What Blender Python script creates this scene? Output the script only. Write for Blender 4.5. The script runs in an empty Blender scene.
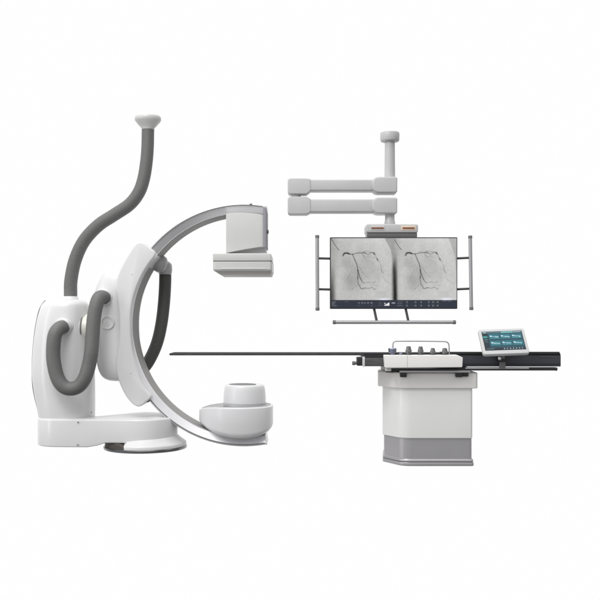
import bpy, bmesh, math, random
import numpy as np
from mathutils import Vector, Matrix

random.seed(7); np.random.seed(7)
SC = bpy.context.scene
COL = SC.collection
S, D, HC = 0.009, 8.0, 1.171            # metres per photo pixel at Y=0, camera distance, camera height

# ------------------------------------------------------------------ coordinates
def kk(Y): return (D + Y) / D
def X_(x, Y=0): return (x - 300) * S * kk(Y)
def Z_(y, Y=0): return HC - (y - 320) * S * kk(Y)
def at(x, y, Y=0): return Vector((X_(x, Y), Y, Z_(y, Y)))
def flat(pts, Y): return [(X_(x, Y), Z_(y, Y)) for x, y in pts]

# ------------------------------------------------------------------ materials
def mat(name, col, rough=0.5, metal=0.0, var=0.03, nscale=6, bump=0.0, bscale=300.0, coat=0.0, aniso=None, spec=0.5):
    m = bpy.data.materials.new(name); m.use_nodes = True
    nt = m.node_tree; p = nt.nodes['Principled BSDF']
    p.inputs['Roughness'].default_value = rough
    p.inputs['Metallic'].default_value = metal
    p.inputs['Coat Weight'].default_value = coat
    p.inputs['Coat Roughness'].default_value = 0.12
    p.inputs['Specular IOR Level'].default_value = spec
    tc = nt.nodes.new('ShaderNodeTexCoord')
    nz = nt.nodes.new('ShaderNodeTexNoise'); nz.inputs['Scale'].default_value = nscale; nz.inputs['Detail'].default_value = 6
    if aniso:
        mp = nt.nodes.new('ShaderNodeMapping'); mp.inputs['Scale'].default_value = aniso
        nt.links.new(tc.outputs['Object'], mp.inputs[0]); nt.links.new(mp.outputs[0], nz.inputs['Vector'])
    else:
        nt.links.new(tc.outputs['Object'], nz.inputs['Vector'])
    cr = nt.nodes.new('ShaderNodeMapRange')
    cr.inputs['From Min'].default_value = .3; cr.inputs['From Max'].default_value = .7
    cr.inputs['To Min'].default_value = 1 - var; cr.inputs['To Max'].default_value = 1 + var
    nt.links.new(nz.outputs['Fac'], cr.inputs[0])
    mx = nt.nodes.new('ShaderNodeVectorMath'); mx.operation = 'SCALE'
    mx.inputs[0].default_value = col
    nt.links.new(cr.outputs[0], mx.inputs['Scale'])
    nt.links.new(mx.outputs[0], p.inputs['Base Color'])
    r2 = nt.nodes.new('ShaderNodeMapRange')
    r2.inputs['From Min'].default_value = .3; r2.inputs['From Max'].default_value = .7
    r2.inputs['To Min'].default_value = max(0.03, rough - .05); r2.inputs['To Max'].default_value = min(1, rough + .05)
    nt.links.new(nz.outputs['Fac'], r2.inputs[0]); nt.links.new(r2.outputs[0], p.inputs['Roughness'])
    if bump:
        n2 = nt.nodes.new('ShaderNodeTexNoise'); n2.inputs['Scale'].default_value = bscale; n2.inputs['Detail'].default_value = 3
        nt.links.new(tc.outputs['Object'], n2.inputs['Vector'])
        b = nt.nodes.new('ShaderNodeBump'); b.inputs['Strength'].default_value = bump; b.inputs['Distance'].default_value = .004
        nt.links.new(n2.outputs['Fac'], b.inputs['Height']); nt.links.new(b.outputs[0], p.inputs['Normal'])
    return m

WHITE = mat('white_lacquer', (.67, .67, .67), .34, coat=.25, var=.012)
WARM = mat('warm_white_lacquer', (.82, .805, .785), .4, coat=.2, var=.012)
LIGHTG = mat('light_grey_lacquer', (.56, .56, .55), .42, coat=.15, var=.015)
ARMG = mat('arm_grey_lacquer', (.50, .50, .50), .45, coat=.1, var=.02)
TUBEG = mat('cool_grey_lacquer', (.70, .70, .71), .4, coat=.2, var=.015)
BEIGE = mat('beige_plastic', (.74, .60, .47), .5)
RUST = mat('rust_grille', (.22, .09, .05), .6)
ALU = mat('satin_aluminium', (.76, .75, .77), .32, metal=.45, var=.02)
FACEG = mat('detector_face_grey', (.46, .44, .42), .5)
LAV = mat('lavender_grey_panel', (.30, .29, .32), .6, spec=.1)
DECK = mat('deck_grey', (.36, .36, .37), .45)
KNOBG = mat('mid_grey_plastic', (.42, .42, .43), .4, coat=.2)
PEDW = mat('pedestal_lacquer', (.80, .80, .79), .36, coat=.3, var=.012)
STEEL = mat('brushed_steel', (.44, .43, .445), .38, metal=.7, var=.02)
INNER = mat('arc_inner_grey', (.29, .285, .28), .6, var=.04, spec=.2)
DSTEEL = mat('dark_steel', (.20, .20, .20), .28, metal=.9, var=.05)
BRK = mat('bracket_dark', (.07, .07, .07), .4, metal=.3)
RIM = mat('disc_rim_steel', (.20, .20, .21), .22, metal=.95, var=.05)
PALE = mat('pale_grey_plastic', (.50, .50, .51), .5)
CHROME = mat('chrome', (.62, .62, .66), .16, metal=1, var=.03)
BLUECH = mat('blue_steel', (.30, .32, .42), .2, metal=.9, var=.05)
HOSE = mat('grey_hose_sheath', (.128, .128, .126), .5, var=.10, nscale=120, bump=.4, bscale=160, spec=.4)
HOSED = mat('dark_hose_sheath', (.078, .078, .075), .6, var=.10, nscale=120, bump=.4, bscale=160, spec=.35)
BLACK = mat('black_plastic', (.018, .018, .02), .42)
CARBON = mat('carbon_board', (.022, .023, .026), .6, var=.15, spec=.2)
NAVY = mat('blue_black_rail', (.040, .042, .056), .45, var=.06)
RAILG = mat('rail_grey', (.10, .10, .10), .4, metal=.4, var=.25, aniso=(3, 30, 30))
SEAM = mat('seam_grey', (.16, .16, .16), .6)
CREAM = mat('cream_bearing', (.80, .79, .72), .35)
BROWN = mat('brown_cavity', (.05, .042, .038), .6, var=.3)

# ------------------------------------------------------------------ objects
def finish(name, bm, m, parent=None, smooth=35):
    bmesh.ops.remove_doubles(bm, verts=bm.verts, dist=1e-6)
    bmesh.ops.recalc_face_normals(bm, faces=bm.faces)
    me = bpy.data.meshes.new(name); bm.to_mesh(me); bm.free()
    me.materials.append(m)
    for p in me.polygons: p.use_smooth = len(p.vertices) < 9
    me.set_sharp_from_angle(angle=math.radians(smooth))
    o = bpy.data.objects.new(name, me); COL.objects.link(o)
    if parent is not None:
        o.parent = parent
        o.matrix_parent_inverse = Matrix.Translation(world_loc(parent)).inverted()
    return o

def world_loc(o):
    v = Vector((0, 0, 0))
    if o.parent is None: return Vector(o.location)
    return v            # meshes are modelled in world coordinates, their origin is the world origin

def thing(name, label, cat, loc, group=None):
    o = bpy.data.objects.new(name, None); COL.objects.link(o)
    o.location = loc; o.empty_display_size = .1
    o['label'] = label; o['category'] = cat
    if group: o['group'] = group
    return o

# ------------------------------------------------------------------ shapes
def sms(a, b, x):
    t = np.clip((x-a)/(b-a), 0, 1); return t*t*(3-2*t)

def fillet(pts, r, seg=6):
    n = len(pts); out = []
    for i in range(n):
        p0, p1, p2 = Vector(pts[i-1]), Vector(pts[i]), Vector(pts[(i+1) % n])
        rr = r[i] if isinstance(r, (list, tuple)) else r
        a, b = (p0 - p1), (p2 - p1); la, lb = a.length, b.length
        if rr <= 0 or la < 1e-9 or lb < 1e-9: out.append(tuple(p1)); continue
        a.normalize(); b.normalize()
        ang = a.angle(b)
        if ang > math.pi - .02: out.append(tuple(p1)); continue
        t = min(rr / math.tan(ang / 2), la * .48, lb * .48)
        q0, q2 = p1 + a * t, p1 + b * t
        for s in range(seg + 1):
            u = s / seg
            out.append(tuple(q0 * (1-u)**2 + p1 * 2*u*(1-u) + q2 * u*u))
    return out

def spline(pts, per=6, closed=False):
    P = [Vector(p) for p in pts]; n = len(P); out = []
    rng = n if closed else n - 1
    for i in range(rng):
        p1, p2 = P[i], P[(i+1) % n]
        p0 = P[i-1] if (closed or i > 0) else p1 * 2 - p2
        p3 = P[(i+2) % n] if (closed or i < n-2) else p2 * 2 - p1
        for s in range(per):
            t = s / per
            out.append(.5 * ((2*p1) + (p2-p0)*t + (2*p0-5*p1+4*p2-p3)*t*t + (3*p1-p0-3*p2+p3)*t**3))
    if not closed: out.append(P[-1])
    return out

def area2(p):
    return sum(p[i-1][0]*p[i][1] - p[i][0]*p[i-1][1] for i in range(len(p)))

def inset(p, d):
    n = len(p); s = 1 if area2(p) > 0 else -1; out = []
    for i in range(n):
        a = Vector(p[i]) - Vector(p[i-1]); b = Vector(p[(i+1) % n]) - Vector(p[i])
        if a.length < 1e-9: a = b
        if b.length < 1e-9: b = a
        a = a.normalized(); b = b.normalized()
        na, nb = Vector((-a.y, a.x))*s, Vector((-b.y, b.x))*s
        m = na + nb
        if m.length < 1e-6: m = na
        m.normalize(); c = max(.45, m.dot(na))
        out.append((p[i][0] + m.x*d/c, p[i][1] + m.y*d/c))
    return out

def rings_bm(rings, cap0=True, cap1=True, bm=None):
    bm = bm or bmesh.new(); vs = [[bm.verts.new(v) for v in r] for r in rings]
    for a, b in zip(vs, vs[1:]):
        n = len(a)
        for i in range(n):
            j = (i+1) % n
            try: bm.faces.new((a[i], a[j], b[j], b[i]))
            except ValueError: pass
    if cap0: bm.faces.new(vs[0][::-1])
    if cap1: bm.faces.new(vs[-1])
    return bm

def rprism(out, d0, d1, b0=0.0, b1=None, fn=None, bm=None, seg=4):
    """extrude a 2-D outline from depth d0 to d1 with rounded rims of radius b0 / b1"""
    if b1 is None: b1 = b0
    fn = fn or (lambda u, v, d: (u, d, v))
    sg = 1 if d1 > d0 else -1; rings = []
    if b0 > 0:
        for s in range(seg + 1):
            a = s / seg * math.pi/2
            rings.append((b0*(1-math.sin(a)), d0 + sg*b0*(1-math.cos(a))))
    else: rings.append((0, d0))
    if b1 > 0:
        for s in range(seg + 1):
            a = math.pi/2*(1 - s/seg)
            rings.append((b1*(1-math.sin(a)), d1 - sg*b1*(1-math.cos(a))))
    else: rings.append((0, d1))
    R = []
    for off, d in rings:
        q = inset(out, off) if off > 1e-7 else out
        R.append([fn(u, v, d) for u, v in q])
    return rings_bm(R, bm=bm)

def box(x0, x1, y0, y1, z0, z1, r=.004, bm=None, seg=3):
    """rounded box, metres"""
    x0, x1 = min(x0, x1), max(x0, x1); z0, z1 = min(z0, z1), max(z0, z1)
    r = min(r, (x1-x0)*.45, (z1-z0)*.45, (y1-y0)*.45)
    o = fillet([(x0, z0), (x1, z0), (x1, z1), (x0, z1)], r*1.9, seg)
    return rprism(o, y0, y1, r, bm=bm, seg=seg)

def pbox(x0, y0, x1, y1, Yf, Yb, r=.004, bm=None):
    """rounded box whose front face covers photo pixels x0..x1, y0..y1 at depth Yf"""
    return box(X_(x0, Yf), X_(x1, Yf), Yf, Yb, Z_(y1, Yf), Z_(y0, Yf), r, bm)

def sell(cx, cy, rx, ry, n=2.0, N=56):
    o = []
    for i in range(N):
        a = 2*math.pi*i/N; c, s = math.cos(a), math.sin(a)
        o.append((cx + rx*math.copysign(abs(c)**(2/n), c), cy + ry*math.copysign(abs(s)**(2/n), s)))
    return o

def loft_z(secs, N=56, bm=None):
    """secs: (z, cx, cy, rx, ry, n)"""
    return rings_bm([[(u, v, z) for u, v in sell(cx, cy, rx, ry, n, N)] for z, cx, cy, rx, ry, n in secs], bm=bm)

def smooth_secs(secs, per=4):
    V = np.array(secs, float); out = []
    for i in range(len(V)-1):
        p1, p2 = V[i], V[i+1]
        p0 = V[i-1] if i else p1; p3 = V[i+2] if i+2 < len(V) else p2
        for s in range(per):
            t = s/per
            v = .5*((2*p1)+(p2-p0)*t+(2*p0-5*p1+4*p2-p3)*t*t+(3*p1-p0-3*p2+p3)*t**3)
            out.append(tuple(v))
    out.append(tuple(V[-1])); return out

def tube(pts, r, N=20, bm=None, cap=True):
    P = [Vector(p) for p in pts]; n = len(P)
    R = r if isinstance(r, (list, tuple)) else [r]*n
    t = [(P[min(i+1, n-1)] - P[max(i-1, 0)]).normalized() for i in range(n)]
    up = Vector((0, 1, 0)) if abs(t[0].y) < .9 else Vector((0, 0, 1))
    u = t[0].cross(up).normalized(); rings = []
    for i in range(n):
        u = (u - t[i]*u.dot(t[i])).normalized(); w = t[i].cross(u)
        rings.append([P[i] + (u*math.cos(2*math.pi*k/N) + w*math.sin(2*math.pi*k/N))*R[i] for k in range(N)])
    return rings_bm(rings, cap, cap, bm)

def ribbed(pts, r, N=28, pitch=.012, amp=.0005):
    P = [Vector(q) for q in pts]; R0 = r if isinstance(r, (list, tuple)) else [r]*len(P)
    L = [0.0]
    for a, b in zip(P, P[1:]): L.append(L[-1] + (b-a).length)
    n = int(L[-1]/pitch*4); q = []; rr = []; i = 0
    for k in range(n+1):
        s_ = L[-1]*k/n
        while i < len(P)-2 and L[i+1] < s_: i += 1
        t = (s_-L[i])/max(L[i+1]-L[i], 1e-9)
        q.append(P[i].lerp(P[i+1], t)); rr.append(R0[i]*(1-t)+R0[i+1]*t + amp*math.sin(2*math.pi*k/4+.8))
    return tube(q, rr, N)

def lathe(base, axis, prof, N=40, bm=None):
    """prof: (distance along axis, radius)"""
    a = Vector(axis).normalized(); up = Vector((0, 0, 1)) if abs(a.z) < .9 else Vector((1, 0, 0))
    u = a.cross(up).normalized(); w = a.cross(u); b = Vector(base)
    return rings_bm([[b + a*h + (u*math.cos(2*math.pi*k/N) + w*math.sin(2*math.pi*k/N))*max(r, 1e-4) for k in range(N)] for h, r in prof], bm=bm)

def screw(x, y, Y, parent, r=.006, m=None, name='screw', ax=(0, -1, 0)):
    return finish(name, lathe(at(x, y, Y) + Vector((0, .004, 0)), ax, [(0, r), (.006, r), (.007, r*.7)], 12), m or SEAM, parent)

# =================================================================== 1. C-ARM X-RAY MACHINE
G = thing('c_arm_machine', 'tall white x-ray machine with C shaped arc, swivel base and thick grey hoses',
          'x-ray machine', (-1.42, .15, 0))

# --- foot disc
DX, DY = -1.415, .14
finish('floor_disc', lathe((DX, DY, 0), (0, 0, 1), [(0, .366), (.004, .376), (.022, .378), (.027, .372), (.028, .35)], 72), RIM, G)
bm = lathe((DX, DY, .026), (0, 0, 1), [(0, .345), (.02, .340), (.030, .31)], 60)
finish('bearing_ring', bm, BROWN, G)
pad = []
for i in range(21):
    a = math.radians(176 + (250-176)*i/20); h = .026 + .070*math.sin(math.pi*min(1, max(.02, i/20*.9+.05)))**.45
    pad.append([(DX + r*math.cos(a), DY + r*math.sin(a), z) for r, z in ((.364, .026), (.362, h*.8), (.345, h), (.26, h), (.26, .026))])
finish('cavity_shade_block', rings_bm(pad), BROWN, G)  # solid dark block painted as the shade inside the opening under the arm
# white skirt covering the disc, open at its left end
ang = [math.radians(a) for a in range(-110, 160, 5)]
sk = [(DX + .372*math.cos(a), DY + .372*math.sin(a)) for a in ang]
bm = rings_bm([[(u, v, .029) for u, v in sk], [(u, v, .040) for u, v in sk]] +
              [[(DX + (u-DX)*f, DY + (v-DY)*f, z) for u, v in sk] for f, z in ((1.0, .052), (.992, .058), (.97, .064), (.90, .084), (.84, .102), (.80, .116), (.74, .13))])
finish('skirt', bm, WHITE, G)
# --- base arm (plan outline, metres)
plan = [(-2.13, -.118), (-1.72, -.135), (-1.42, -.165), (-1.24, -.10), (-1.135, .06), (-1.14, .24), (-1.26, .40), (-1.44, .50), (-1.56, .44),
        (-1.86, .12), (-1.90, .25), (-1.99, .345), (-2.13, .38), (-2.27, .34), (-2.355, .25), (-2.385, .12), (-2.355, .0), (-2.27, -.085)]
plan = [tuple(p) for p in spline(plan, 5, True)]
finish('base_arm', rprism(plan, .042, .294, .012, .022, fn=lambda u, v, d: (u, v, d + .040*(1-(d-.042)/.252)*float(sms(-1.84, -1.74, u)))), WHITE, G, 40)
screw(78, 422.3, -.135, G); screw(77.6, 445.0, -.135, G)

# --- column
cY = .135
def csec(y, xl, xr, ry, n=2.5):
    Y = cY
    return (Z_(y, Y), (X_(xl, Y)+X_(xr, Y))/2, Y, (X_(xr, Y)-X_(xl, Y))/2, ry, n)
secs = [csec(417.8, 41.8, 93.0, .225), csec(417.2, 41.0, 93.8, .232), csec(407, 39.0, 94.0, .238), csec(392, 35.8, 94.0, .24), csec(375, 33.8, 93.6, .245), csec(357, 34.2, 92.5, .245),
        csec(337, 36.0, 91.0, .24), csec(320, 38.6, 89.8, .23), csec(308, 42.0, 88.2, .215), csec(303.5, 44.6, 86.8, .20), csec(300.8, 48.0, 84.0, .175), csec(299.6, 52.5, 79.5, .14), csec(299.2, 60, 74, .06)]
column = finish('column', loft_z(smooth_secs(secs, 4), 72), WHITE, G, 50)
# shadow gap between column and base
finish('swivel_gap', loft_z([(.288, X_(67.3, cY), cY, .232, .218, 2.4), (.312, X_(67.3, cY), cY, .232, .218, 2.4)]), SEAM, G)
# rear cover seam along the left flank
sp = spline([at(47.0, 300.7, cY+.05), at(43.4, 305.0, cY+.03), at(41.0, 310, cY), at(38.9, 318, cY), at(36.6, 331, cY), at(34.7, 350, cY), at(33.9, 368, cY), at(34.4, 384, cY), at(36.4, 396, cY), at(39.4, 408, cY), at(40.9, 416, cY)], 5)
sp = [q + Vector((.013, -.10, 0)) for q in sp]
finish('cover_seam', tube(sp, [.0040]*len(sp), 8), SEAM, column)
screw(91.3, 412.5, -.005, G, .005)
# collar on top
cx = X_(70.5, cY)
finish('hose_collar', lathe((cx, cY, Z_(300.6, cY)), (0, 0, 1), [(-.02, .078), (.012, .076), (.020, .071), (.030, .068), (.038, .066), (.040, .058)], 40), WHITE, G)
# --- ceiling hose
def path(pts, per=8): return spline([at(*p) for p in pts], per)
hp = path([(70.6, 302, cY), (70.6, 294, cY), (71.0, 280, cY), (75.2, 260, .13), (84.0, 241, .12), (98.2, 225.5, .10), (114, 215, .08), (129.5, 204.5, .06),
           (138.8, 192.5, .05), (143.6, 179, .05), (146.3, 163, .05), (147.6, 147, .05), (148, 128, .05)])
nh = len(hp)
finish('ceiling_hose', ribbed(hp, [(.0605 - .0045*i/nh) for i in range(nh)], 28), HOSE, G, 80)
finish('ceiling_socket', lathe(at(147.9, 130, .05), (0, 0, 1), [(0, .050), (.004, .056), (.020, .062), (.045, .085), (.075, .110), (.088, .118), (.104, .119), (.116, .117), (.126, .108), (.133, .085), (.135, .05)], 48), LIGHTG, G)

# --- C arc, a swept section; centre (244,325), radii in px at Y=0
CC = at(244, 325, 0)
def arc_sweep(sec, a0, a1, n=96):
    """sec: list of (radius m, Y). Angles measured from the left (-X) direction, positive up."""
    rings = []
    for i in range(n+1):
        a = math.radians(a0 + (a1-a0)*i/n)
        rings.append([(CC.x - r*math.cos(a), Y, CC.z + r*math.sin(a)) for r, Y in sec])
    return rings_bm(rings)
p = S
arc_sec = [(121.8*p, .020), (121.3*p, .006), (120.6*p, 0), (119.6*p, .0), (112.9*p, .044), (112.5*p, .056), (112.5*p, .345), (114*p, .36), (120.5*p, .36), (121.8*p, .345)]
carc = finish('c_arc', arc_sweep(arc_sec, -100.4, 100.2), ALU, G, 25)
finish('guide_rail', arc_sweep([(120.3*p, -.003), (119.35*p, -.003), (119.35*p, .012), (120.3*p, .012)], -100.0, 99), SEAM, carc)
finish('inner_track', arc_sweep([(112.7*p, .062), (112.2*p, .062), (112.2*p, .348), (112.7*p, .348)], -100.2, 100), INNER, carc)
finish('limit_switch', pbox(249.3, 203.5, 252.3, 205.4, -.004, .1, .003), SEAM, carc)
ec = [(CC_r + (.002 if CC_r > 1.05 else -.002), cy_) for CC_r, cy_ in arc_sec]
finish('arc_end_cap', arc_sweep(ec, 100.1, 100.7, 2), ALU, carc)
finish('arc_end_cap', arc_sweep(ec, -100.9, -100.3, 2), WHITE, carc)

# --- carrier housing left of the arc
hY = .17
def hsec(y, xl, xr, ry, n=2.8):
    return (Z_(y, .03), (X_(xl, .12)+X_(xr, .12))/2, hY, (X_(xr, .12)-X_(xl, .12))/2, ry, n)
secs = [hsec(381.8, 113, 128, .06), hsec(381.0, 108, 131, .10), hsec(378.5, 103.2, 133, .13), hsec(374, 99.8, 134, .15), hsec(366, 97.2, 134, .165), hsec(350, 95.0, 133, .175), hsec(330, 93.0, 132, .178),
        hsec(310, 92.6, 132, .178), hsec(295, 93.8, 133, .17), hsec(284, 97.0, 134, .16), hsec(276, 101.0, 136, .145), hsec(271.5, 105.0, 137, .12), hsec(269.3, 111, 137, .09)]
house = finish('arc_carriage_housing', loft_z(smooth_secs(secs, 4), 72), WHITE, G, 50)
# --- sleeve that holds the arc
outl = [(155.6, 253.4), (147.5, 246.0), (141.5, 242.0), (137.6, 242.3), (134.2, 245.3), (128.6, 253.6), (121.8, 265.5), (117.2, 276), (115.6, 287), (117.0, 299), (118.6, 312), (119.2, 327), (118.4, 343), (116.2, 357), (115.7, 368),
        (118.8, 381.5), (124.5, 394), (130.8, 402.5), (136.6, 406.4), (141.2, 406.0), (146.5, 401.8), (151.3, 396.4),
        (145.5, 389.2), (140.2, 379.5), (135.6, 366), (132.0, 350), (130.4, 333), (130.7, 313), (133.2, 298), (137.0, 286), (142.6, 273.8), (148.6, 264.0)]
so = spline([Vector(q) for q in flat(outl, -.055)], 4, True)
sleeve = finish('arc_sleeve', rprism([tuple(q) for q in so], -.055, .40, .016, .012), WHITE, G, 60)
for x, y in ((132, 274.3), (130.6, 373.0)): screw(x, y, -.057, sleeve, .0045, LIGHTG)
finish('latch', pbox(146.4, 400.0, 148.6, 402.4, -.03, .03, .002), SEAM, sleeve)
finish('latch', pbox(147.2, 248.0, 150.0, 250.6, -.02, .03, .002), SEAM, sleeve)
# round cover on the housing and hose socket
finish('round_cover', lathe(at(107.6, 322.5, -.006), (-.1, -1, 0), [(-.03, .064), (.004, .064), (.012, .061), (.012, .050), (.006, .046), (.006, .030), (.010, .0)], 40), WHITE, house)
finish('hose_socket', lathe(at(105.5, 298.0, .04), (-.42, -.9, .05), [(-.04, .085), (.03, .085), (.055, .080), (.065, .068), (.065, .03)], 40), WHITE, house)

# --- swivel joint between column and housing
jb = at(85.3, 328, .10)
finish('swivel_joint', lathe(jb, (1, -.10, 0), [(-.10, .150), (-.004, .150), (.004, .144), (.006, .12)], 56), WHITE, G)
finish('bearing_lip', lathe(jb, (1, -.10, 0), [(.0, .148), (.008, .148), (.010, .143), (.006, .136)], 56), SEAM, G)
finish('swivel_bearing', lathe(jb, (1, -.08, 0), [(-.05, .135), (.012, .135), (.03, .13), (.12, .125)], 48), CREAM, G)

# --- loop hose in front of the column
finish('hose_socket', lathe(at(64.5, 326.5, -.085), (-.25, -1, .08), [(-.06, .075), (.03, .073), (.05, .068), (.058, .060), (.058, .03)], 40), WHITE, column)
lp = path([(66.5, 327.5, -.06), (63.5, 327.0, -.12), (59.5, 328.2, -.175), (55.6, 333.0, -.215), (53.8, 341, -.23), (53.2, 354, -.235), (54.2, 365, -.24), (57.0, 376.4, -.245), (61.0, 383.9, -.25), (65.8, 387.8, -.25), (70.8, 388.7, -.25),
           (75.8, 387.7, -.25), (80.8, 384.2, -.25), (85.4, 376.6, -.25), (88.9, 365, -.24), (91.1, 353, -.235), (92.3, 338, -.215), (93.8, 319, -.19), (96.3, 305, -.165), (99.0, 298.3, -.13), (102.0, 297.0, -.07), (105, 298, .0), (106, 298, .05)])
finish('loop_hose', ribbed(lp, .0615, 28), HOSE, G, 80)

# --- rear hose and its knob behind the arc
finish('cable_gland', lathe(at(154.0, 262.5, .30), (1, .15, -.25), [(-.02, .05), (.02, .072), (.045, .082), (.08, .082), (.105, .070), (.12, .045), (.124, .01)], 36), KNOBG, G)
finish('gland_boot', lathe(at(165.2, 268.0, .38), (0, 0, -1), [(-.065, .02), (-.055, .045), (-.03, .063), (.02, .066), (.05, .062), (.062, .056)], 36), KNOBG, G)
gp = [at(150.8, 268.0, .355), at(154.0, 261.5, .355), at(158.6, 255.0, .355)]
finish('gland_plate', tube(spline(gp, 5), .035, 16), KNOBG, G)
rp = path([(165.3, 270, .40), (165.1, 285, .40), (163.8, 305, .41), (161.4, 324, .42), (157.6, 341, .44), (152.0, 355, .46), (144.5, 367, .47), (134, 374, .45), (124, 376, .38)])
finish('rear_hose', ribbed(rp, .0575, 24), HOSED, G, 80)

# --- detector end
dYf = -.045
mx0, mx1 = X_(226.0, dYf), X_(267.4, .3)
mp = fillet([(mx0, dYf), (X_(266.5, dYf), dYf), (mx1, dYf+.12), (mx1, .40), (mx0, .40)], [.008, .10, .08, .03, .01], 8)
xs_t = [X_(q, dYf) for q in (226, 232, 240, 250, 260, 268.4)]; zs_t = [Z_(q, dYf) for q in (213.8, 213.0, 212.6, 212.9, 214.2, 216.0)]
xs_b = [X_(q, dYf) for q in (226.4, 243, 260.6, 269)]; zs_b = [Z_(q, dYf) for q in (253.0, 249.6, 246.8, 246.7)]
# denser straight runs so that top and bottom follow their curves
dm = []
for a_, b_ in zip(mp, mp[1:]+mp[:1]):
    for q in range(4): dm.append((a_[0]+(b_[0]-a_[0])*q/4, a_[1]+(b_[1]-a_[1])*q/4))
shroud = finish('detector_mount', rprism(dm, 0, .36, .004, .004, fn=lambda u_, v_, d: (u_, v_, float(np.interp(u_, xs_b, zs_b))*(1-d/.36)+float(np.interp(u_, xs_t, zs_t))*d/.36)), LIGHTG, G, 35)
def emap(u_, v_, d): return (u_, v_, float(np.interp(u_, xs_b, zs_b))*(1-d/.36)+float(np.interp(u_, [X_(262), X_(268.5)], [Z_(206.3, dYf), Z_(208.2, dYf)]))*d/.36)
sp2 = fillet([(X_(263.2, dYf), dYf-.003), (X_(266.5, dYf)+.001, dYf-.003), (mx1+.003, dYf+.12), (mx1+.003, .395), (X_(263.2, dYf), .395)], [0, .10, .08, .02, 0], 8)
finish('side_cover', rprism(sp2, 0, .36, .002, .006, fn=emap), LAV, shroud, 35)
finish('release_button', lathe(at(266.9, 231.8, .03), (1, -.35, 0), [(-.01, .020), (.010, .020), (.014, .014), (.015, .004)], 20), SEAM, shroud)
nk = [(233, 246.5), (264.5, 243.5), (266.8, 254.2), (231, 254.2)]
finish('lift_column', rprism(fillet(flat(nk, 0), .010, 3), .02, .34, .005), KNOBG, G)
# detector box
finish('detector_upper', pbox(212.8, 253.3, 271.2, 260.9, -.16, .40, .007), LIGHTG, G)
det = finish('detector_gasket', pbox(213.2, 259.9, 271.6, 262.2, -.155, .395, .004), SEAM, G)
Yf, Yb = -.162, .405
def frect(x0, x1, y, yf, yb, r):
    z = Z_(y, -.162)
    return [(u, v, z) for u, v in fillet([(X_(x0, -.162), yf), (X_(x1, -.162), yf), (X_(x1, -.162), yb), (X_(x0, -.162), yb)], r, 4)]
bm = rings_bm([frect(213.2, 271.4, 261.4, Yf+.01, Yb-.01, .02), frect(212.7, 271.9, 262.2, Yf, Yb, .025), frect(212.9, 272.0, 269.4, Yf, Yb, .025), frect(213.8, 271.8, 270.9, Yf+.01, Yb-.01, .02)])
low = finish('detector_lower', bm, LIGHTG, G, 30)
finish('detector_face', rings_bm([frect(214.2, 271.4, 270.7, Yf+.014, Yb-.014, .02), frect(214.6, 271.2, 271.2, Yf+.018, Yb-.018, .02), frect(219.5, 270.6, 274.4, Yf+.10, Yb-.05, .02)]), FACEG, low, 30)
finish('edge_highlight_strip', pbox(221, 268.2, 266, 269.0, -.166, -.15, .002), WHITE, low)  # white strip painted as the highlight along the bottom panel edge

# --- tube end
tY = .185
def tsec(x, yt, yb, ry, n=3.0, cyo=0):
    X = X_(x, 0); zt, zb = Z_(yt, -.1), Z_(yb, -.1)
    cz, rz = (zt+zb)/2, (zt-zb)/2
    return (X, tY+cyo, cz, ry, rz, n)
pp = [(197.2, .0), (198.0, .055), (203, .115), (212, .178), (225, .240), (240, .272), (254, .262), (265, .215), (271, .13), (272.4, .0)]
pf = [(X_(x_, 0), tY-h_) for x_, h_ in pp] + [(X_(x_, 0), tY+h_) for x_, h_ in pp[-2:0:-1]]
pf = [tuple(q) for q in spline(pf, 5, True)]
bx_s = [X_(q, -.05) for q in (196.5, 198, 205, 212, 220, 230, 240, 250, 258, 264, 268.5, 272.5)]
bz_s = [Z_(q, -.08) for q in (424.5, 426.5, 431.4, 434.6, 437.2, 438.9, 439.4, 438.9, 437.5, 435.6, 433.4, 430.8)]
tx_s = [X_(q, -.05) for q in (196.5, 200, 206, 214, 272.5)]; tz_s = [Z_(q, -.08) for q in (412.2, 410.4, 409.0, 408.2, 407.4)]
def tmap(u_, v_, d): return (u_, v_, float(np.interp(u_, bx_s, bz_s))*(1-d/.28)+float(np.interp(u_, tx_s, tz_s))*d/.28)
tube_house = finish('tube_housing', rprism(pf, 0, .28, .055, .014, fn=tmap, seg=7), TUBEG, G, 60)
dx = X_(243.4, 0); zc = Z_(406.8, 0)
kz = lambda y: Z_(y, 0)
drum = finish('collimator_drum', lathe((dx, tY, 0), (0, 0, 1), [(kz(409), .187), (kz(405), .192), (kz(402.0), .1945), (kz(397), .193), (kz(391.5), .188), (kz(388), .182), (kz(386.6), .176), (kz(385.9), .166), (kz(385.6), .152), (kz(386.2), .148), (kz(386.4), .0)], 72), TUBEG, G, 40)
finish('top_deck', rprism(inset(pf, .022), .2795, .2825, 0, .001, fn=tmap), DECK, tube_house)
finish('drum_rim', lathe((dx, tY, kz(404.6)), (0, 0, 1), [(-.02, .200), (.004, .199), (.008, .195), (.009, .18)], 64), KNOBG, G)
finish('drum_window', lathe((dx-.02, tY, kz(386.4)), (0, 0, 1), [(-.004, .125), (.0065, .125), (.008, .118)], 40), SEAM, drum)
# white fairing between housing and arc

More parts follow.
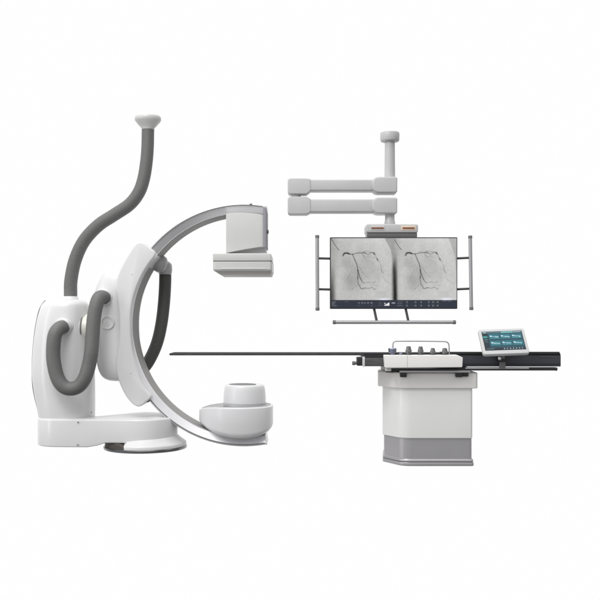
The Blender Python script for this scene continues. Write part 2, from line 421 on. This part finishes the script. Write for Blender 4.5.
# =================================================================== 2. CEILING ARM
A = thing('ceiling_monitor_arm', 'light grey folding ceiling arm with short round post above the wide screen', 'ceiling arm', tuple(at(390, 132, .1)))
aY = .10
px = X_(389.8, aY)
finish('ceiling_flange', lathe((px, aY, Z_(141.8, aY)), (0, 0, 1), [(-.004, .05), (0, .075), (.004, .082), (.012, .0865), (.070, .0885), (.080, .086), (.0865, .078), (.088, .05)], 48), ARMG, A)
finish('post', lathe((px, aY, 0), (0, 0, 1), [(Z_(178, aY), .049), (Z_(142, aY), .046), (Z_(139, aY), .046)], 40), ARMG, A)
def link(y0, y1, yb0, yb1, name, yj0, yj1):
    """one arm link: end housing left, beam, end housing right (plan rounded)"""
    k = lambda y: Z_(y, aY-.09)
    xl0, xl1 = X_(287.6, aY-.09), X_(311, aY-.09)
    xr0, xr1 = X_(372, aY-.09), X_(397.4, aY-.09)
    o = fillet([(xl0, aY-.09), (xl1, aY-.09), (xl1+.02, aY-.07), (xl1+.02, aY+.07), (xl1, aY+.09), (xl0, aY+.09)], [.06, .02, 0, 0, .02, .06], 6)
    beam = finish(name, box(xl1-.06, xr0+.06, aY-.072, aY+.072, k(yb1), k(yb0), .014), ARMG, A)
    ys = [(287.6, y0), (306.5, y0), (310.8, yb0-.2), (310.8, yb1+.2), (306.5, y1), (287.6, y1)]
    e1 = finish('elbow_housing', rprism(fillet(flat(ys, aY-.08), [.03, .03, .02, .03, .03, .03], 5), aY-.077, aY+.077, .008), ARMG, A)
    o2 = fillet([(xr0, aY-.05), (xr0+.03, aY-.092), (xr1, aY-.092), (xr1, aY+.092), (xr0+.03, aY+.092), (xr0, aY+.05)], [.05, .05, .05, .05, .05, .05], 6)
    # rounded nose seen from the front: outline in XZ
    zt, zb = k(yj0), k(yj1)
    o3 = fillet([(xr0, zb), (xr1, zb), (xr1, zt), (xr0, zt)], [.07, .02, .02, .07], 8)
    e2 = finish('joint_housing', rprism(o3, aY-.094, aY+.094, .014), ARMG, A)
    return beam
link(178.0, 193.8, 178.9, 190.4, 'upper_link', 176.6, 192.6)
link(196.4, 214.0, 199.0, 212.0, 'lower_link', 197.4, 213.4)
finish('elbow_pin', lathe((X_(296, aY), aY, Z_(198, aY)), (0, 0, 1), [(0, .045), (.06, .045)], 32), ARMG, A)
finish('neck', lathe((px, aY, 0), (0, 0, 1), [(Z_(226, aY), .050), (Z_(222, aY), .049), (Z_(220.5, aY), .044), (Z_(212, aY), .044)], 36), ARMG, A)
car = finish('carriage', pbox(366.2, 224.0, 418.2, 232.6, -.02, .22, .010), ARMG, A)
finish('carriage_foot', pbox(366.8, 232.2, 417.2, 238.2, .0, .20, .006), DSTEEL, A)
for x0, x1, b0, b1 in ((371.3, 383.8, 370.6, 384.6), (402.6, 414.6, 401.2, 415.8)):
    pl = finish('indicator_panel', pbox(b0, 225.7, b1, 230.2, -.024, -.015, .002), BEIGE if b0 > 390 else LIGHTG, car)
    finish('grille', pbox(x0, 227.2, x1, 229.0, -.027, -.020, .002), RUST, pl)

# =================================================================== 3. MONITOR
def attr_material(name, attr, strength, rough):
    m = bpy.data.materials.new(name); m.use_nodes = True; nt = m.node_tree; b = nt.nodes['Principled BSDF']
    a = nt.nodes.new('ShaderNodeAttribute'); a.attribute_name = attr
    b.inputs['Base Color'].default_value = (.01, .01, .011, 1); b.inputs['Roughness'].default_value = rough
    b.inputs['Specular IOR Level'].default_value = .2
    nt.links.new(a.outputs['Color'], b.inputs['Emission Color']); b.inputs['Emission Strength'].default_value = strength
    return m

def lin(v):
    v = np.clip(v, 0, 1)
    return np.where(v <= .04045, v/12.92, ((v+.055)/1.055)**2.4)

def seg_dist(PX, PY, pts):
    d = np.full(PX.shape, 1e9)
    for (x0, y0), (x1, y1) in zip(pts, pts[1:]):
        vx, vy = x1-x0, y1-y0; L = vx*vx+vy*vy+1e-9
        t = np.clip(((PX-x0)*vx+(PY-y0)*vy)/L, 0, 1)
        d = np.minimum(d, np.hypot(PX-x0-t*vx, PY-y0-t*vy))
    return d

def vnoise(PX, PY, sc, seed):
    rs = np.random.RandomState(seed); T = rs.rand(64, 64)
    x, y = PX/sc+100, PY/sc+100; xi, yi = np.floor(x).astype(int), np.floor(y).astype(int)
    fx, fy = x-xi, y-yi; fx, fy = fx*fx*(3-2*fx), fy*fy*(3-2*fy)
    g = lambda a, b: T[a % 64, b % 64]
    return (g(xi, yi)*(1-fx)+g(xi+1, yi)*fx)*(1-fy)+(g(xi, yi+1)*(1-fx)+g(xi+1, yi+1)*fx)*fy

def screen_mesh(name, P00, P10, P01, nx, ny, rgb, parent, m):
    """grid from corner P00 (top left), P10 (top right), P01 (bottom left); rgb (ny+1, nx+1, 3) display values"""
    P00, P10, P01 = Vector(P00), Vector(P10), Vector(P01)
    me = bpy.data.meshes.new(name)
    u = np.linspace(0, 1, nx+1); v = np.linspace(0, 1, ny+1); U, V = np.meshgrid(u, v)
    a, b, c = np.array(P00), np.array(P10-P00), np.array(P01-P00)
    co = a + U[..., None]*b + V[..., None]*c
    idx = np.arange((nx+1)*(ny+1)).reshape(ny+1, nx+1)
    f = np.stack([idx[:-1, :-1], idx[1:, :-1], idx[1:, 1:], idx[:-1, 1:]], -1).reshape(-1, 4)
    me.from_pydata(co.reshape(-1, 3).tolist(), [], f.tolist())
    at_ = me.color_attributes.new('picture', 'FLOAT_COLOR', 'POINT')
    c4 = np.ones(((nx+1)*(ny+1), 4), np.float32); c4[:, :3] = lin(rgb).reshape(-1, 3)
    at_.data.foreach_set('color', c4.ravel())
    me.materials.append(m); me.update()
    o = bpy.data.objects.new(name, me); COL.objects.link(o); o.parent = parent
    o.matrix_parent_inverse = Matrix.Translation(world_loc(parent)).inverted()
    return o

M = thing('angiogram_monitor', 'wide monitor showing two grey angiogram images, tubular metal handles around it', 'monitor', tuple(at(393.6, 309, .0)))
mY = -.035
finish('housing', pbox(330.0, 237.2, 457.4, 308.9, mY, mY+.06, .004), BLACK, M)
finish('rear_cover', pbox(345, 240, 443, 300, mY+.055, mY+.11, .02), BLACK, M)
x0, x1, y0, y1 = 330.9, 456.6, 238.2, 308.1
nx, ny = 504, 281
PX, PY = np.meshgrid(np.linspace(x0, x1, nx+1), np.linspace(y0, y1, ny+1))
right = PX > 394.4
QX = np.where(right, PX-62.5, PX); QY = np.where(right, PY+0.3, PY)
g = .745 + .06*(vnoise(QX, QY, 16, 1)-.5) + .035*(vnoise(QX, QY, 6, 2)-.5) + .03*(vnoise(QX, QY, 2.2, 3)-.5) + .035*(vnoise(QX, QY, .8, 4)-.5)
g += .04*sms(240, 300, 540-QY)*sms(350, 380, QX)
g -= .09*np.exp(-(((QX-352)/9)**2+((QY-283)/8)**2)) + .06*np.exp(-(((QX-346)/5)**2+((QY-262)/8)**2))
g -= .08*np.exp(-(((QX-366)/16)**2+((QY-268)/14)**2))
# dark left edge and bottom left corner
le = sms(337, 331, QX)*sms(255, 298, QY); g -= .42*le
g -= .08*sms(340, 331, QX)
# lung / image border on the right of the left picture
bx = np.interp(QY, [238, 245, 251, 262, 275, 300], [384.5, 388.2, 391.2, 392.6, 393.2, 393.6])
L = ~right
g = np.where(L, g - .17*sms(bx-.8, bx+.8, PX) - .40*sms(390.5, 394.2, PX)*sms(256, 272, PY), g)
bx2 = np.interp(PY, [238, 247, 255, 270, 300], [448.6, 451.6, 454.8, 456.2, 457])
g = np.where(right, g + .02 - .12*sms(bx2-.8, bx2+.8, PX) - .38*sms(398.5, 394.6, PX)*sms(245, 275, PY), g)
def vessel(pts, w, dark, wob=.35):
    global g
    if len(pts) > 2: pts = [tuple(q) for q in spline(pts, 4)]
    d = seg_dist(QX + wob*(vnoise(QX, QY, 1.6, 9)-.5)*2, QY + wob*(vnoise(QX, QY, 1.6, 10)-.5)*2, pts)
    g = g - .86*dark*np.exp(-(d/(w*.85))**2)
vessel([(331, 238.3), (334.5, 244.2), (338.8, 250)], .40, .42, .05)
vessel([(343.0, 255.6), (344.0, 253.8), (346.2, 253.0), (349.0, 253.7)], .85, .55)
vessel([(345, 253.2), (351.3, 254.2), (356.7, 253.2), (362, 252.7), (365, 253.2)], .55, .36)
vessel([(365, 253.2), (368.7, 254.3), (371, 252.8), (374, 253.6)], .42, .30, .6)
vessel([(362, 252.7), (365, 251.6), (369, 252.0), (373.5, 253.2)], .35, .25, .6)
vessel([(373.6, 252.9), (374.6, 254.2)], .75, .50, .1)
vessel([(374.6, 254.2), (377.4, 259.3)], .4, .24); vessel([(377.2, 258.6), (377.7, 260.3)], .6, .38, .1)
vessel([(377.4, 259.3), (380.7, 265.3), (381.5, 270), (383.4, 273)], .35, .22)
vessel([(352.2, 254.4), (354.8, 259.5), (357.3, 266.7), (358.2, 272), (359.7, 277), (362, 281.3), (364.5, 283.2)], .55, .36)
vessel([(364.5, 283.2), (367.4, 281.6), (371, 282.6), (375.4, 281.6)], .35, .20, .9)
vessel([(357.9, 270), (357.7, 276), (358, 281.8), (359.6, 286.3), (361.2, 288.9), (364, 288.3), (366, 287.8)], .45, .36)
vessel([(366, 287.8), (368.5, 289.0), (371, 287.6), (375.8, 289.2)], .42, .30, .8)
vessel([(363, 255), (365, 258), (368, 256.5), (370, 258)], .3, .18, .8)
vessel([(357, 266), (361, 269), (364, 274), (369, 277)], .3, .13, .8)
vessel([(355, 260), (352, 265), (351, 272), (348, 279)], .3, .10, .9)
vessel([(358, 284), (354, 287), (351, 292)], .3, .12, .8)
vessel([(367, 282), (372, 285), (378, 285.5)], .3, .13, .9)
vessel([(362, 253), (366, 259), (372, 262), (376, 268)], .3, .10, .9)
vessel([(380.7, 268), (384, 278), (386, 281), (392, 284)], .3, .12)
g += .035*(np.random.rand(*g.shape)-.5) + .02
rgb = np.stack([g, g*.998, g*.99], -1)
bl = np.exp(-(((QX-384)/5)**2+((QY-299.8)/1.6)**2)); 
rgb += bl[..., None]*np.array([.18, .19, .27])
# toolbar
tb = PY > 299.9
base = np.array([.175, .195, .245])
rgb[tb] = base + .02*(vnoise(PX, PY, 6, 5)[tb][:, None]-.5)
def blk(xa, xb, ya, yb, c):
    s = (PX >= xa) & (PX <= xb) & (PY >= ya) & (PY <= yb); rgb[s] = rgb[s]*.15 + np.array(c)*.85
def words(xa, xb, y, c=.62, h=.75):
    rs = random.Random(int(xa*13+y*7)); x = xa
    while x < xb:
        w = rs.uniform(.35, .8); blk(x, min(x+w, xb), y-h*rs.uniform(.3, .5), y+h*rs.uniform(.3, .5), (c, c, c+.03)); x += w + rs.uniform(.3, .5)
words(332, 336, 302.1); words(332, 335.2, 303.9, .7); words(332, 336.4, 305.7, .7)
words(345.2, 348.4, 301.6, .5)
for x in (358.8, 362, 365, 368, 371.6): words(x-.8, x+.9, 302.9, .66, 1.3)
for x in (359, 371.6): words(x-.9, x+.9, 305.6, .5)
words(378.4, 382.2, 303, .5); words(378.2, 382, 305.2, .45)
tri = (PX > 384.2) & (PX < 389.4) & (PY > 305.4-(PX-384.2)*.62) & (PY < 305.8) & (PY > 302.6); rgb[tri] = .93
blk(384.2, 385.6, 302.8, 304.2, (.8, .8, .85))
blk(391.6, 395.2, 302.6, 303.4, (.75, .76, .8))
for y in (301.8, 303.6, 305.6): words(397.6, 402.6, y, .5)
for x in (406.8, 415.6, 421.0, 428.8, 433.2, 437.6):
    for y in (302.2, 305.7):
        r = .8; s = (np.abs(PX-x) < r) & (np.abs(PY-y) < .85); rr = s & ~((np.abs(PX-x) < .35) & (np.abs(PY-y) < .4)); rgb[rr] = (.45, .48, .47)
words(442.6, 451.6, 300.9, .72, .55)
SCRM = attr_material('angiogram_picture', 'picture', .92, .35)
mon_screen = screen_mesh('screen', at(x0, y0, mY-.0015), at(x1, y0, mY-.0015), at(x0, y1, mY-.0015), nx, ny, rgb, M, SCRM)

def rod(name, a, b, r, m, parent, caps=True):
    o = finish(name, tube([a, b], r, 20), m, parent)
    if caps:
        d = (Vector(b)-Vector(a)).normalized()
        finish('end_cap', lathe(Vector(b)-d*.004, d, [(0, r*1.12), (.022, r*1.12), (.026, r*.9), (.027, r*.3)], 20), SEAM, o)
        finish('end_cap', lathe(Vector(a)+d*.004, -d, [(0, r*1.12), (.022, r*1.12), (.026, r*.9), (.027, r*.3)], 20), SEAM, o)
    return o
hY2 = -.03
rod('handle_bar', at(317.2, 237.6, hY2), at(317.5, 308.2, hY2), .0165, STEEL, M)
rod('handle_bar', at(470.2, 238.0, hY2), at(471.3, 307.6, hY2), .0165, STEEL, M)
rod('handle_bar', at(335.2, 322.2, hY2), at(453.4, 322.2, hY2), .0165, STEEL, M)
for y in (258.3, 289.2):
    rod('bracket', at(318, y, 0), at(331, y+.3, 0), .0105, BRK, M, False)
    rod('bracket', at(456, y+.1, 0), at(470.6, y-.6, 0), .0105, BRK, M, False)
for x in (373.8, 405.4):
    rod('bracket', at(x, 307.5, 0), at(x+3.0, 321.5, -.02), .0115, BRK, M, False)

# =================================================================== 4. PATIENT TABLE
T = thing('patient_table', 'long thin black tabletop on a white pedestal with a brushed silver foot', 'examination table', (X_(430, -.6), -.6, 0))
bY = -.87
def plan_base(xl0, xl1, xr, yf, chd, yb):
    """front from xl1 to xr, chamfered front left corner back to xl0"""
    k = lambda x: X_(x, bY)
    return [(k(xl1), yf), (k(xr)-.012, yf), (k(xr), yf+.02), (k(xr)+.012, yb), (k(xl0)+.03, yb), (k(xl0), yf+chd), ]
def ex(o, y0, y1, r, r2=None, rad=.02):
    q = fillet(o, [.13, rad*1.4, rad, rad, rad, .05], 8)
    return rprism(q, Z_(y0, bY), Z_(y1, bY), r, r2, fn=lambda u, v, d: (u, v, d))
plinth = finish('plinth', ex(plan_base(385.2, 402.5, 474.0, bY-.012, .235, -.33), 466.0, 462.2, .006), STEEL, T)
finish('plinth_gap', ex(plan_base(386.6, 403.0, 473.0, bY-.002, .225, -.34), 462.8, 461.6, 0, 0), BLACK, T)
finish('plinth_upper', ex(plan_base(385.4, 402.5, 473.6, bY-.010, .235, -.33), 461.8, 458.6, .004, .018), STEEL, T)
finish('steel_column', ex(plan_base(386.6, 402.6, 472.2, bY+.002, .225, -.34), 459.5, 437.5, .0, .0), STEEL, T)
finish('pedestal', ex(plan_base(385.0, 401.6, 472.6, bY-.012, .235, -.33), 438.2, 386.0, .006, .004), PEDW, T)
finish('pedestal_cover', ex(plan_base(380.2, 399.2, 477.2, bY-.035, .26, -.30), 388.2, 372.2, .008, .012), WARM, T)
finish('slide_bed', pbox(385.6, 367.5, 470, 372.5, -.84, -.40, .004), BLACK, T)
# tabletop board
TYf, TYb = -.90, -.44
board = finish('tabletop', pbox(169.4, 353.2, 560.6, 355.4, TYf, -.64, .003), CARBON, T)
finish('edge_strip', pbox(171.0, 353.9, 363.5, 354.6, TYf-.002, TYf+.01, .0005), RAILG, board)
# left accessory stub under the board
finish('rail_block', pbox(363.6, 354.6, 386, 358.2, -.90, -.5, .003), BLACK, T)
finish('side_channel', pbox(364.8, 358.0, 386, 366.3, -.92, -.48, .003), RAILG, T)
finish('spacer', pbox(362.5, 356.8, 364.9, 366.6, -.925, -.50, .002), ALU, T)
bl_ = finish('clamp_block', pbox(357.0, 357.4, 362.6, 365.8, -.915, -.80, .004), BLACK, T)
finish('clamp_knob', lathe(at(357.4, 363.2, -.88), (-1, 0, 0), [(0, .014), (.012, .012), (.018, .012), (.02, .016), (.038, .016), (.042, .012)], 20), SEAM, bl_)
# right side channel
chan = finish('side_channel', pbox(440, 354.9, 560.9, 366.6, -.90, -.44, .004), NAVY, T)
finish('top_lip', pbox(440, 351.8, 559.8, 354.2, -.912, -.885, .002), BLACK, T)
finish('groove_or_highlight', pbox(540, 356.6, 558.0, 357.6, -.904, -.895, .001), RAILG, chan)  # lighter grey strip painted as a highlight on the channel side
finish('groove_or_highlight', pbox(464, 363.6, 560, 364.3, -.904, -.895, .001), BLACK, chan)
lr = finish('lower_rail', pbox(463, 367.2, 555.6, 370.6, -.93, -.905, .003), BLACK, T)
finish('rail_plate', pbox(465.5, 367.6, 529.0, 369.0, -.934, -.925, .001), STEEL, lr)
finish('rail_end', lathe(at(555.0, 369.0, -.917), (1, 0, 0), [(0, .014), (.014, .014), (.018, .010), (.019, .003)], 16), BLACK, lr)
fr_ = finish('front_rail', pbox(399.6, 370.6, 470.5, 372.7, -.945, -.925, .002), STEEL, T)
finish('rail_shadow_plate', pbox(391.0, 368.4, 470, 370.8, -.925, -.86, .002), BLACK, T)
for x in (400.2, 455.9): finish('rail_bracket', pbox(x, 372.4, x+6.6, 377.2, -.94, -.90, .003), BLACK, T)
finish('rail_bracket', pbox(462.5, 369.5, 468.5, 376.6, -.93, -.90, .003), BLACK, T)

# =================================================================== 5. CONTROL BOX
B = thing('control_box', 'white control box with knobs and thin guard loop, on the table side', 'control box', tuple(at(423, 368, -.97)))
o = fillet(flat([(384.2, 355.2), (457.5, 355.0), (463.0, 357.6), (462.4, 367.4), (385.2, 368.0)], -1.03), [.008, .02, .008, .008, .012], 4)
bx_ = finish('housing', rprism(o, -1.03, -.925, .005), WARM, B)
finish('seam', pbox(407.0, 355.4, 407.5, 367.6, -1.0315, -1.02, .0004), LIGHTG, B)
finish('foot', pbox(385.8, 367.4, 391.4, 371.4, -.99, -.93, .004), LIGHTG, B)
def joystick(x, yt, w, m, taper=.8):
    Y = -.985; pxm = S*kk(Y); z0 = Z_(355.6, Y); z1 = Z_(yt, Y); h = z1-z0; r = w/2*pxm
    prof = [(-.004, r*1.15), (.006, r*1.15), (.010, r*.8), (h*.25, r*.78), (h*.30, r*1.0), (h*.85, r*taper), (h*.95, r*taper*.9), (h, r*taper*.5)]
    k = finish('joystick', lathe((X_(x, Y), Y, z0), (0, 0, 1), prof, 24), m, B)
    finish('grip_ring', lathe((X_(x, Y), Y, z0+h*.42), (0, 0, 1), [(0, r*1.03), (.004, r*1.06), (.010, r*1.06), (.014, r*1.0)], 24), SEAM, k)
    return k
joystick(408.6, 346.2, 6.0, DSTEEL); joystick(420.6, 346.4, 5.6, DSTEEL); joystick(432.8, 348.0, 5.2, DSTEEL); joystick(444.8, 348.0, 5.6, DSTEEL, .85)
Y = -.985
kb = finish('push_knob', lathe((X_(392.4, Y), Y, Z_(356.6, Y)), (0, 0, 1), [(0, .018), (.028, .018), (.034, .030), (.062, .033), (.068, .028), (.069, .01)], 8), BLUECH, B, 20)
finish('push_knob', lathe((X_(400.8, Y), Y, Z_(356.2, Y)), (0, 0, 1), [(0, .015), (.024, .015), (.028, .010), (.029, .003)], 16), BLUECH, B)
lpz = [(392.8, 350.5, Y), (392.9, 346), (393.2, 343.2), (394.6, 341.6), (397.5, 341.2), (405, 341.1), (420, 341.1), (436, 341.3), (444, 341.5), (447, 342.1), (448.6, 343.9), (449.1, 347), (449.2, 355.6)]
finish('guard_loop', tube(spline([at(q[0], q[1], Y) for q in lpz], 6), .0052, 12), STEEL, B)

# =================================================================== 6. TOUCH PANEL
pY = -1.04
P = thing('touch_panel', 'tilted touch screen in a pale frame, clamped to the black table rail', 'touch screen', tuple(at(503, 362, -.95)))
pm = S*kk(pY)
ctr = at(503.7, 341.0, pY)
u = Vector((46.4, 1.5, 1.6)); v = Vector((2.0, -20, -24.6))
v = v - u*(u.dot(v)/u.dot(u))
hu, hv = u*pm/2, v*pm/2
nrm = hu.cross(hv).normalized()
if nrm.y > 0: nrm = -nrm
W, H = hu.length, hv.length; ud, vd = hu.normalized(), hv.normalized()
def pl(a, b, d): return ctr + ud*a + vd*b + nrm*d
o = fillet([(-W, -H), (W, -H), (W, H), (-W, H)], .024, 6)
finish('frame', rprism(o, 0, -.034, .007, .010, fn=lambda a, b, d: pl(a, b, d)), PALE, P)
sx0, sx1, sy0, sy1 = -W*.86, W*.86, -H*.76, H*.68
finish('glass', rprism(fillet([(sx0-.004, sy0-.004), (sx1+.004, sy0-.004), (sx1+.004, sy1+.004), (sx0-.004, sy1+.004)], .003, 2), .0012, -.004, .0005, fn=lambda a, b, d: pl(a, b, d)), BLACK, P)
nx, ny = 200, 130
UX, UY = np.meshgrid(np.linspace(0, 1, nx+1), np.linspace(0, 1, ny+1))
rgb = np.zeros((ny+1, nx+1, 3)) + np.array([.10, .30, .35])
def tb_(xa, xb, ya, yb, c): rgb[(UX >= xa) & (UX <= xb) & (UY >= ya) & (UY <= yb)] = c
tb_(0, 1, 0, .09, (.30, .42, .45)); tb_(.02, .10, .02, .07, (.6, .7, .72)); tb_(.48, .78, 0, .09, (.45, .68, .67)); tb_(.80, .97, .02, .07, (.55, .62, .66))
tb_(0, .13, .09, 1, (.07, .15, .20)); tb_(0, .11, .24, .34, (.22, .58, .55)); tb_(.02, .10, .42, .46, (.35, .55, .55)); tb_(.02, .10, .54, .57, (.3, .45, .47))
rs = random.Random(4)
for r in range(2):
    for c in range(3):
        xa, ya = .16+c*.28, .15+r*.36
        tb_(xa, xa+.25, ya, ya+.30, (.15, .43, .48)); tb_(xa, xa+.25, ya+.26, ya+.30, (.08, .20, .25))
        tb_(xa+.02, xa+.06, ya+.07, ya+.13, (.82, .90, .92))
        for q in range(6):
            xx = xa+.07+q*.028
            tb_(xx, xx+rs.uniform(.012, .022), ya+.10+.006*q, ya+.10+.006*q+rs.uniform(.03, .05), (.80, .92, .95))
        for q in range(3): tb_(xa+.04+q*.07, xa+.07+q*.07, ya+.19, ya+.22, (.30, .58, .58))
tb_(0, 1, .89, 1, (.06, .13, .17))
for q in range(7): tb_(.46+q*.075, .49+q*.075, .92, .97, (.55, .65, .70))
tb_(.03, .22, .93, .96, (.4, .5, .55))
rgb += .02*(np.random.rand(ny+1, nx+1, 1)-.5)
scm = attr_material('panel_picture', 'picture', 1.15, .4)
screen_mesh('screen', pl(sx0, sy0, .0022), pl(sx1, sy0, .0022), pl(sx0, sy1, .0022), nx, ny, rgb, P, scm)
finish('stem', tube([ctr + vd*H*.55 - nrm*.03, at(503.5, 352.5, -.985), at(503.2, 358, -.965)], .014, 16), SEAM, P)
cl = finish('rail_clamp', pbox(498.6, 354.6, 507.2, 362.0, -.965, -.915, .004), BLACK, P)
finish('clamp_screw', lathe(at(499.6, 358.4, -.966), (-.2, -1, 0), [(0, .013), (.016, .013), (.02, .009), (.021, .002)], 14), ALU, cl)
finish('clamp_jaw', pbox(500.0, 361.5, 505.6, 369.4, -.95, -.915, .003), SEAM, P)

# =================================================================== CAMERA, LIGHT
cam = bpy.data.cameras.new('camera'); co = bpy.data.objects.new('camera', cam); COL.objects.link(co)
co.location = (0, -D, HC); co.rotation_euler = (math.radians(90), 0, 0)
cam.sensor_width = 36; cam.lens = 36*D/(600*S); cam.shift_y = 20/600; cam.clip_end = 200
SC.camera = co

w = bpy.data.worlds.new('World'); SC.world = w; w.use_nodes = True
nt = w.node_tree; bg = nt.nodes['Background']; bg.inputs['Strength'].default_value = 1
tc = nt.nodes.new('ShaderNodeTexCoord'); sp_ = nt.nodes.new('ShaderNodeSeparateXYZ')
nt.links.new(tc.outputs['Generated'], sp_.inputs[0])
def mr(src, a, b, c, d, t='SMOOTHSTEP'):
    n = nt.nodes.new('ShaderNodeMapRange'); n.interpolation_type = t
    for k_, v_ in zip(('From Min', 'From Max', 'To Min', 'To Max'), (a, b, c, d)): n.inputs[k_].default_value = v_
    nt.links.new(src, n.inputs['Value']); return n.outputs[0]
vert0 = mr(sp_.outputs['Z'], -.9, .9, .20, 1.04)
cap_ = mr(sp_.outputs['Z'], .70, .95, 1, 2.5)
m0 = nt.nodes.new('ShaderNodeMath'); m0.operation = 'MULTIPLY'; nt.links.new(vert0, m0.inputs[0]); nt.links.new(cap_, m0.inputs[1]); vert = m0.outputs[0]
side = mr(sp_.outputs['X'], -1, 1, 1.18, .74)
ml = nt.nodes.new('ShaderNodeMath'); ml.operation = 'MULTIPLY'; nt.links.new(vert, ml.inputs[0]); nt.links.new(side, ml.inputs[1])
back = mr(sp_.outputs['Y'], .35, .62, 0, 1)
mx = nt.nodes.new('ShaderNodeMix'); mx.data_type = 'FLOAT'
nt.links.new(back, mx.inputs['Factor']); nt.links.new(ml.outputs[0], mx.inputs['A']); mx.inputs['B'].default_value = .995
nt.links.new(mx.outputs['Result'], bg.inputs['Color'])

def area(name, loc, target, size, power, col=(1, 1, 1)):
    l = bpy.data.lights.new(name, 'AREA'); l.energy = power; l.size = size; l.color = col
    o = bpy.data.objects.new(name, l); COL.objects.link(o); o.location = loc
    o.rotation_euler = (Vector(target)-Vector(loc)).to_track_quat('-Z', 'Y').to_euler()
area('softbox', (-2.4, -4.4, 5.4), (.2, 0, 1.2), 2.0, 150)
st = bpy.data.lights.new('strip_light', 'AREA'); st.shape = 'RECTANGLE'; st.size = .7; st.size_y = 4; st.energy = 55
so_ = bpy.data.objects.new('strip_light', st); COL.objects.link(so_); so_.location = (-6.0, -3.2, 1.6)
so_.rotation_euler = (Vector((.3, 0, 1.2))-Vector((-6.0, -3.2, 1.6))).to_track_quat('-Z', 'Y').to_euler()

SC.view_settings.view_transform = 'Standard'; SC.view_settings.look = 'None'
SC.view_settings.exposure = 0; SC.view_settings.gamma = 1
